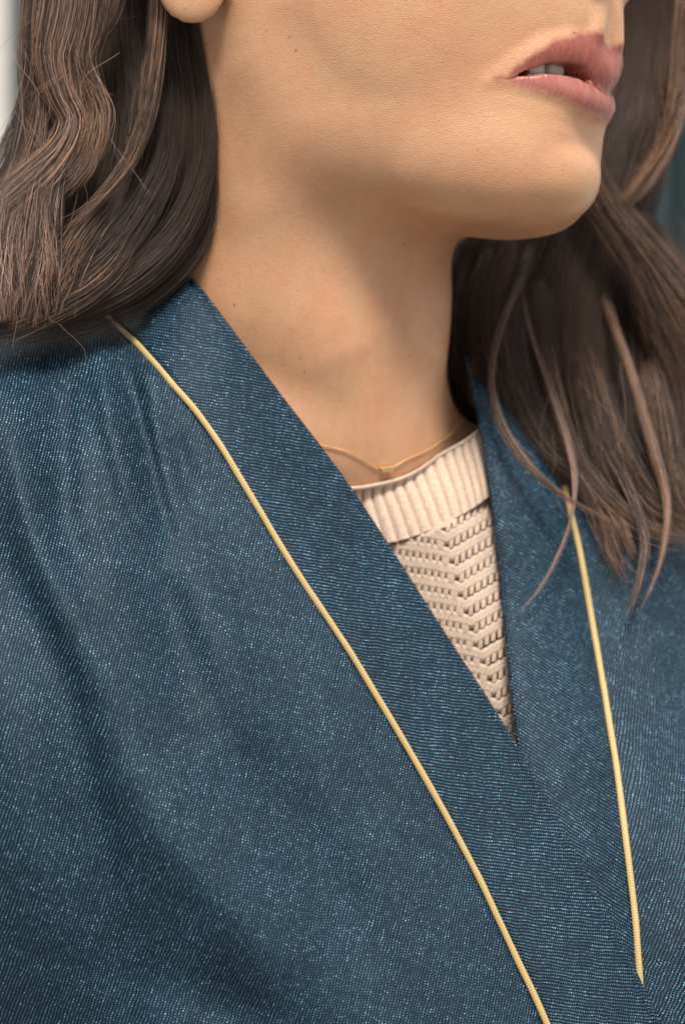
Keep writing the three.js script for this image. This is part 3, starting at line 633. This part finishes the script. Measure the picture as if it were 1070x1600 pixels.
// ------------------------------------------------------------------ hair, lock by lock
const hair = group('hair', person);
hair.userData.label = 'long loose dark brown hair falling over the shoulders';
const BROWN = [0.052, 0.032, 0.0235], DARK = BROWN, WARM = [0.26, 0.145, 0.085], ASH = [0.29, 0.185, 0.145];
let strandTotal = 0;
function lock(ctrl, n, cols, { w = 0.07, K = 18, wave = 0.5, core = 0, tip = 0.6, spread = 0.15, flat = 0.75, push = true, root = 0, loose = 0.8 } = {}) {
  const pos = [], nor = [], col = [], idx = [];
  const T = 40, C = [];
  for (let i = 0; i <= T; i++) { const q = spline(ctrl, i / T); const p = P(q[0], q[1], q[2]); C.push([p, max(0.05, q[3])]); }
  const frames = C.map((c, i) => { const t = norm(sub(C[min(i + 1, T)][0], C[max(i - 1, 0)][0])); const s = norm(cross(t, [0, 0, 1])); return [t, s, cross(s, t)]; });
  const sample = (t, a, b) => {
    const x = clamp(t, 0, 1) * T, i = min(floor(x), T - 1), f = x - i, A = C[i], B = C[i + 1], r = lerp(A[1], B[1], f);
    const p = [0, 1, 2].map((k) => lerp(A[0][k], B[0][k], f) + r * (a * lerp(frames[i][1][k], frames[i + 1][1][k], f) + b * flat * lerp(frames[i][2][k], frames[i + 1][2][k], f)));
    return p;
  };
  if (core) {
    const R = 12, cp = [], ci = [];
    for (let i = 0; i <= T; i++) for (let k = 0; k < R; k++) { const a = k / R * 2 * PI, c = core * pow(sin(PI * clamp(i / T, 0.002, 0.998)), 0.35); cp.push(...sample(i / T, cos(a) * c, sin(a) * c)); }
    for (let i = 0; i < T; i++) for (let k = 0; k < R; k++) { const a = i * R + k, b = i * R + (k + 1) % R; ci.push(a, b, a + R, b, b + R, a + R); }
    mesh('hair_mass', geo(cp, ci), M.hairMass, hair);
  }
  n = max(n, floor(n * 1.45));
  const nc = max(1, floor(n / 22)), clumps = [];
  for (let c = 0; c < nc; c++) { const q = core ? sqrt(rr(core * core, 1)) : sqrt(rnd()), th = rnd() * 2 * PI; clumps.push([q * cos(th), q * sin(th), rr(0.6, 1.45), cols[floor(rnd() * cols.length)], rr(0.82, 1), rnd() * 6.28, rnd() * 6.28, rr(0.5, 1.6) * loose, rr(0.6, 1.5)]); }
  for (let s = 0; s < n; s++) {
    const cl = clumps[floor(rnd() * nc)], rho = core ? sqrt(rr(core * core, 1)) : sqrt(rnd()), th = rnd() * 2 * PI, stick = rnd() < 0.8 ? rr(0.4, 0.95) : 0;
    const a0 = rho * cos(th), b0 = rho * sin(th), ca = rnd() < 0.75 ? cl[3] : cols[floor(rnd() * cols.length)], kk = cl[2] * rr(0.75, 1.3), warm = rr(0.92, 1.1);
    const t0 = root ? rr(0, root) : rnd() < 0.85 ? 0 : rr(0, 0.3), t1 = rnd() < tip ? cl[4] * rr(0.94, 1) : rr(0.6, 1);
    const ph = rnd() * 6.28, ph2 = rnd() * 6.28, fr = rr(0.5, 1.7), am = wave * rr(0.2, 1.4) * (rnd() < 0.06 ? 2.5 : 1), da = gauss() * spread * 2, db = gauss() * spread * 2, ww = w * rr(0.7, 1.3), tw = gauss() * 0.5;
    const line = [];
    for (let i = 0; i <= K; i++) {
      const t = lerp(t0, t1, i / K), tt = i / K;
      const cs = cos(tw * t), sn = sin(tw * t);
      const sk = stick * (0.5 + 0.5 * tt), A0 = lerp(a0, cl[0], sk), B0 = lerp(b0, cl[1], sk);
      let p = sample(t, A0 * cs - B0 * sn + da * tt * tt, A0 * sn + B0 * cs + db * tt * tt);
      const A = am * (0.3 + tt), cw = cl[7] * (0.35 + tt) * stick, cx = cw * sin(cl[8] * t * 6.28 + cl[5]), cz = cw * sin(cl[8] * t * 5 + cl[6]);
      p = [p[0] + A * sin(fr * t * 6.28 + ph) + cx, p[1] + cx * 0.4, p[2] + A * sin(fr * t * 5.1 + ph2) + cz];
      if (push && p[1] > -20 && field(p) < 0.8) p = pushOut(p, 0.8);
      line.push(p);
    }
    const base = pos.length / 3;
    for (let i = 0; i <= K; i++) {
      const t = norm(sub(line[min(i + 1, K)], line[max(i - 1, 0)])), s1 = norm(cross(t, [0.3, 0.2, 1])), s2 = cross(s1, t), taper = min(i / K > 0.7 ? lerp(1, 0.2, (i / K - 0.7) / 0.3) : 1, root && i / K < 0.2 ? lerp(0.2, 1, i / K / 0.2) : 1);
      const tipLight = 1 + 0.35 * smooth(0.3, 1, i / K) * (cols.length > 1 ? 1 : 0);
      for (let k = 0; k < 3; k++) { const a = k / 3 * 2 * PI + ph, c = cos(a), d = sin(a), nn = [c * s1[0] + d * s2[0], c * s1[1] + d * s2[1], c * s1[2] + d * s2[2]]; const q = add(line[i], nn, ww * taper); pos.push(q[0], q[1], q[2]); nor.push(nn[0], nn[1], nn[2]); col.push(ca[0] * kk * warm * tipLight, ca[1] * kk * tipLight, ca[2] * kk * tipLight / warm); }
    }
    for (let i = 0; i < K; i++) for (let k = 0; k < 3; k++) { const a = base + i * 3 + k, b = base + i * 3 + (k + 1) % 3; idx.push(a, a + 3, b, b, a + 3, b + 3); }
  }
  strandTotal += n;
  return mesh('hair_lock', geo(pos, idx, { col, nor }), M.hair, hair);
}
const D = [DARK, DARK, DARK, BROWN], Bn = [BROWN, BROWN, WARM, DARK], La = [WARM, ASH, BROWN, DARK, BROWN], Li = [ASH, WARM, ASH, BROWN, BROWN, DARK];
// behind the ear and along the neck, turning out over the shoulder
lock([[285, -150, -26, 13], [298, 40, -24, 9], [312, 180, -22, 8.5], [300, 310, -24, 10], [240, 405, -20, 11], [130, 465, -12, 11], [-40, 500, -6, 10]], 900, D, { core: 0.78 });
lock([[240, -150, -34, 16], [240, 40, -34, 14], [250, 190, -30, 13], [228, 310, -26, 13], [160, 405, -18, 13], [60, 455, -10, 13], [-80, 480, 0, 12]], 900, D, { core: 0.8 });
lock([[160, -150, -40, 18], [150, 40, -40, 16], [150, 190, -36, 15], [120, 320, -30, 15], [60, 420, -20, 15], [0, 470, -14, 14]], 700, D, { core: 0.8 });
lock([[90, -150, -35, 12], [85, 40, -34, 10], [80, 150, -30, 10], [60, 240, -26, 12], [20, 340, -20, 14], [-20, 460, -14, 14]], 500, [BROWN, DARK], { core: 0.7 });
// sweep along the bottom of the neck side
lock([[330, 120, -14, 3], [322, 250, -14, 4], [285, 350, -12, 5], [220, 420, -8, 6], [130, 470, -2, 6], [20, 500, 4, 6], [-60, 515, 8, 6]], 420, D, { root: 0.35, wave: 0.6 });
lock([[270, 120, -12, 5], [262, 230, -12, 5], [225, 320, -8, 6], [165, 400, -2, 6], [90, 450, 4, 6], [20, 490, 8, 6]], 420, [BROWN, DARK, BROWN], { root: 0.35, wave: 0.8 });
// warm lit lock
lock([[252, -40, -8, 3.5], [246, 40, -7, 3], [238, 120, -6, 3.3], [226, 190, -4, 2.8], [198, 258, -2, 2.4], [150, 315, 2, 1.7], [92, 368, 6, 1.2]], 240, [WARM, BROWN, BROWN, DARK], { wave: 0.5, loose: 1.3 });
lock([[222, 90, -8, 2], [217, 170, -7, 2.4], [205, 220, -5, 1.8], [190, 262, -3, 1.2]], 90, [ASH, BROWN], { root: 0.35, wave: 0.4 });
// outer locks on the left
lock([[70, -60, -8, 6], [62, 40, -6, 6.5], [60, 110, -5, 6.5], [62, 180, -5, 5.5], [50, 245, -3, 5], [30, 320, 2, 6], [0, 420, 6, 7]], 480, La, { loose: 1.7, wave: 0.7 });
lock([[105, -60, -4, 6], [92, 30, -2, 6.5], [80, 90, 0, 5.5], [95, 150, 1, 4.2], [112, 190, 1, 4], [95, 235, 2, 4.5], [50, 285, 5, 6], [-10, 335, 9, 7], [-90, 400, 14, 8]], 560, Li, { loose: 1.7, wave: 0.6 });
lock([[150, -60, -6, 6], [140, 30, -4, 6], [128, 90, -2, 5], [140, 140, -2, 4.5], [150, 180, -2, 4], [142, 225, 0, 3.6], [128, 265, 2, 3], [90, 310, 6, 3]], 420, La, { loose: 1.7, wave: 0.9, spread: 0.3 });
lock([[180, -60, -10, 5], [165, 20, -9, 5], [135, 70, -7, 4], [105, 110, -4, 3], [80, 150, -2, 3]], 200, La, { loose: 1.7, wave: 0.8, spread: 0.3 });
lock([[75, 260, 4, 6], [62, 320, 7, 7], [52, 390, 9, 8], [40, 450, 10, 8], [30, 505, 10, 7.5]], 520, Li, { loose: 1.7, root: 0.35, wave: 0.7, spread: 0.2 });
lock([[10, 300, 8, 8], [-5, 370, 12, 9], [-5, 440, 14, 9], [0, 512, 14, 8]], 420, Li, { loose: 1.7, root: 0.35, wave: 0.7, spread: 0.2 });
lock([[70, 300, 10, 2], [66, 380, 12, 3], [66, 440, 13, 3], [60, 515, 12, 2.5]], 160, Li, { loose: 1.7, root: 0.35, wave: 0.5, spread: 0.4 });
lock([[160, 330, -2, 5], [120, 390, 3, 6], [100, 440, 6, 6], [80, 495, 8, 6]], 300, Bn, { root: 0.35, wave: 0.7, spread: 0.2 });
lock([[215, 350, -6, 4], [180, 410, -2, 5], [130, 455, 3, 5], [60, 492, 7, 5], [0, 515, 10, 5]], 300, Bn, { root: 0.35, wave: 0.7 });
// behind and beside the far side of the face
lock([[1000, -150, -150, 22], [1010, 20, -148, 18], [1000, 150, -140, 15], [965, 280, -130, 16], [910, 400, -118, 20], [880, 540, -100, 21], [910, 680, -86, 18], [985, 780, -78, 13], [1090, 830, -78, 10]], 900, D, { core: 0.8, K: 26 });
lock([[860, 300, -122, 18], [800, 420, -112, 15], [788, 520, -104, 12], [800, 610, -95, 9]], 350, [DARK], { root: 0.35, core: 0.8 });
lock([[1000, 330, -118, 12], [1030, 470, -108, 20], [1040, 620, -96, 20], [1050, 740, -86, 17], [1080, 830, -80, 12]], 700, D, { root: 0.35, core: 0.82 });
lock([[840, 440, -96, 12], [850, 560, -88, 12], [870, 660, -80, 10], [910, 740, -74, 9]], 420, D, { root: 0.35, core: 0.7 });
lock([[895, 220, -112, 7], [930, 300, -96, 7], [975, 365, -88, 8], [1025, 430, -86, 9], [1075, 500, -84, 10], [1140, 600, -84, 12]], 520, [BROWN, WARM, BROWN], { root: 0.35, wave: 0.5 });
lock([[955, 345, -88, 3], [1000, 430, -84, 6], [1040, 520, -82, 8], [1090, 620, -82, 9]], 300, Bn, { root: 0.35, wave: 0.6 });
lock([[1072, 0, -92, 4], [1062, 90, -90, 3.4], [1056, 160, -88, 3.2], [1040, 225, -88, 3], [1005, 285, -88, 3], [962, 330, -90, 3]], 200, La, { loose: 1.7, wave: 0.4 });
lock([[1045, 60, -96, 4], [1036, 130, -95, 4], [1042, 200, -94, 3.5], [1020, 260, -94, 3], [985, 305, -94, 3]], 130, Bn, { root: 0.35, wave: 0.6, spread: 0.3 });
lock([[1010, 130, -110, 6], [1000, 200, -106, 7], [985, 260, -104, 6], [965, 310, -100, 5]], 130, Bn, { root: 0.35, wave: 0.9, spread: 0.4 });
lock([[775, 320, -128, 14], [748, 430, -124, 12], [740, 520, -116, 10], [748, 600, -106, 8], [770, 660, -98, 5]], 350, D, { root: 0.35, core: 0.8 });
lock([[800, 370, -92, 10], [776, 480, -80, 9], [785, 570, -70, 9], [815, 650, -62, 8], [860, 720, -58, 7], [920, 780, -56, 6]], 420, [DARK, DARK, BROWN], { root: 0.35, core: 0.6, spread: 0.3, wave: 0.8 });
lock([[765, 390, -104, 8], [742, 480, -94, 7], [738, 560, -86, 6], [746, 640, -74, 3.5]], 260, D, { root: 0.35, core: 0.6, spread: 0.3 });
lock([[900, 520, -84, 5], [930, 640, -68, 8], [960, 720, -60, 9], [1010, 790, -56, 8], [1100, 845, -54, 7]], 420, [DARK, BROWN, BROWN, WARM], { root: 0.35, wave: 0.8, loose: 1.2 });
lock([[850, 520, -84, 3], [865, 620, -66, 4], [890, 700, -58, 4], [940, 770, -52, 4], [1010, 828, -48, 3.5], [1100, 852, -46, 3]], 220, [BROWN, WARM, BROWN], { root: 0.35, wave: 0.7, loose: 0.8 });
lock([[1010, 560, -74, 5], [1030, 660, -66, 6], [1050, 760, -58, 6], [1090, 850, -52, 5]], 260, [BROWN, WARM, DARK], { root: 0.35, wave: 0.7, loose: 1 });
lock([[738, 380, -116, 9], [722, 470, -112, 8], [720, 560, -110, 9], [725, 650, -108, 9], [745, 760, -106, 8]], 320, D, { core: 0.75, spread: 0.1, tip: 1 });
// single locks hanging over the far lapel
const q5 = (l, z0, z1, r0, r1) => l.map(([x, y], i) => { const t = i / (l.length - 1); return [680 + x / 2.5, 360 + y / 2.5, lerp(z0, z1, t) - 42 * pow(1 - t, 4), lerp(r0, r1, t)]; });
lock(q5([[430, 0], [370, 130], [300, 260], [240, 420], [215, 560], [228, 680], [270, 790], [360, 920], [480, 1030], [640, 1120], [800, 1170]], -60, -24, 2.0, 0.5), 36, [WARM, BROWN, WARM], { spread: 0.5, loose: 0.6, root: 0.3, wave: 0.25 });
lock(q5([[420, 0], [370, 90], [330, 190], [300, 260], [250, 380]], -84, -74, 2.6, 0.5), 60, [ASH, BROWN, BROWN], { spread: 0.5, loose: 0.6, root: 0.3, wave: 0.3 });
lock(q5([[350, 120], [345, 250], [365, 380], [410, 510], [470, 660], [525, 830], [548, 960], [535, 1100], [480, 1260], [390, 1420], [270, 1545]], -72, -20, 1.3, 0.25), 30, [ASH, BROWN, WARM], { loose: 0.6, root: 0.3, wave: 0.2, spread: 0.3 });
lock(q5([[630, 100], [660, 250], [700, 380], [745, 500], [800, 670], [855, 850], [898, 1000], [905, 1150], [870, 1330], [780, 1535]], -76, -36, 2.2, 0.4), 70, [BROWN, WARM, ASH], { loose: 0.6, root: 0.3, wave: 0.3, spread: 0.2 });
lock(q5([[600, 300], [590, 470], [600, 640], [640, 790], [720, 930], [785, 1080], [815, 1230], [790, 1390], [745, 1530]], -70, -34, 3.2, 0.8), 110, [BROWN, ASH], { loose: 0.6, root: 0.3, wave: 0.4, spread: 0.3 });
lock(q5([[560, 560], [550, 760], [580, 900], [660, 1050], [730, 1170], [780, 1290]], -72, -40, 3.5, 1.4), 150, Bn, { loose: 0.6, root: 0.3, wave: 0.5, spread: 0.2 });
lock(q5([[560, 640], [640, 820], [720, 960], [800, 1060], [900, 1140], [1040, 1200]], -78, -56, 2, 3.5), 200, [BROWN, WARM, ASH], { loose: 0.6, root: 0.3, wave: 0.8, spread: 0.3 });
lock(q5([[830, 640], [890, 760], [950, 880], [1040, 1010]], -76, -66, 1.8, 1.2), 80, Bn, { spread: 0.5, loose: 0.6, root: 0.3, wave: 0.4 });
lock(q5([[250, 20], [240, 130], [238, 240], [210, 380], [160, 520], [145, 640], [172, 765]], -84, -66, 1.6, 0.5), 60, Bn, { loose: 0.6, root: 0.3, wave: 0.5, spread: 0.3 });
lock(q5([[255, 490], [300, 620], [370, 750], [440, 860], [560, 960], [640, 1130], [720, 1340]], -64, -40, 1.2, 0.8), 46, Bn, { loose: 0.6, root: 0.3, wave: 1.2, spread: 0.9 });
lock(q5([[480, 700], [500, 850], [560, 980], [650, 1120], [700, 1290], [760, 1400]], -60, -40, 3, 2), 70, Bn, { loose: 0.6, root: 0.3, wave: 1.5, spread: 0.8 });
// stray hairs, each a line of its own
{
  const stray = (l, z0, z1, c) => lock(l.map(([x, y], i) => [x, y, lerp(z0, z1, i / (l.length - 1)), 0.35]), 1, [c], { wave: 0.25, w: 0.045, push: false });
  stray([[75, 235], [90, 262], [112, 272], [130, 255], [146, 205], [152, 170]], 6, 4, ASH);
  stray([[105, 95], [85, 125], [45, 150], [15, 170]], 8, 8, WARM);
  stray([[160, 22], [180, 30], [205, 28], [230, 22]], -6, -6, BROWN);
  stray([[168, 215], [182, 235], [200, 258]], -4, -4, ASH);
  stray([[185, 160], [176, 185], [180, 200], [195, 205]], -5, -5, BROWN);
  stray([[110, 370], [98, 400], [80, 430], [68, 450]], 10, 12, ASH);
  stray([[68, 300], [66, 350], [55, 395], [35, 420]], 14, 14, ASH);
  stray([[70, 460], [80, 495], [98, 515]], 12, 12, ASH);
  stray([[95, 505], [118, 530], [132, 555], [138, 585]], 14, 22, WARM);
  stray([[24, 480], [24, 520], [20, 560]], 14, 18, ASH);
  stray([[770, 830], [800, 815], [840, 795], [880, 765]], -30, -40, BROWN);
  stray([[985, 640], [950, 700], [900, 720], [860, 700]], -60, -64, BROWN);
  stray([[800, 700], [805, 760], [815, 820], [822, 870]], -36, -30, BROWN);
  for (let i = 0; i < 26; i++) { const x = rr(770, 1000), y = rr(560, 760), l = rr(80, 220), a = rr(0.6, 1.9), b = a + gauss() * 0.8; stray([[x, y], [x + cos(a) * l * 0.5, y + sin(a) * l * 0.5], [x + cos(a) * l * 0.5 + cos(b) * l * 0.5, y + sin(a) * l * 0.5 + sin(b) * l * 0.5]], -58, -40, rnd() < 0.5 ? BROWN : ASH); }
  for (let i = 0; i < 34; i++) { const x = rr(10, 190), y = rr(0, 330), l = rr(40, 150), a = rr(0.9, 2.6), b = a + gauss() * 1.0; stray([[x, y], [x + cos(a) * l * 0.5, y + sin(a) * l * 0.5], [x + cos(a) * l * 0.5 + cos(b) * l * 0.5, y + sin(a) * l * 0.5 + sin(b) * l * 0.5]], 4, 10, rnd() < 0.5 ? WARM : ASH); }
}
console.log('strands', strandTotal);
renderer.render(scene, camera);
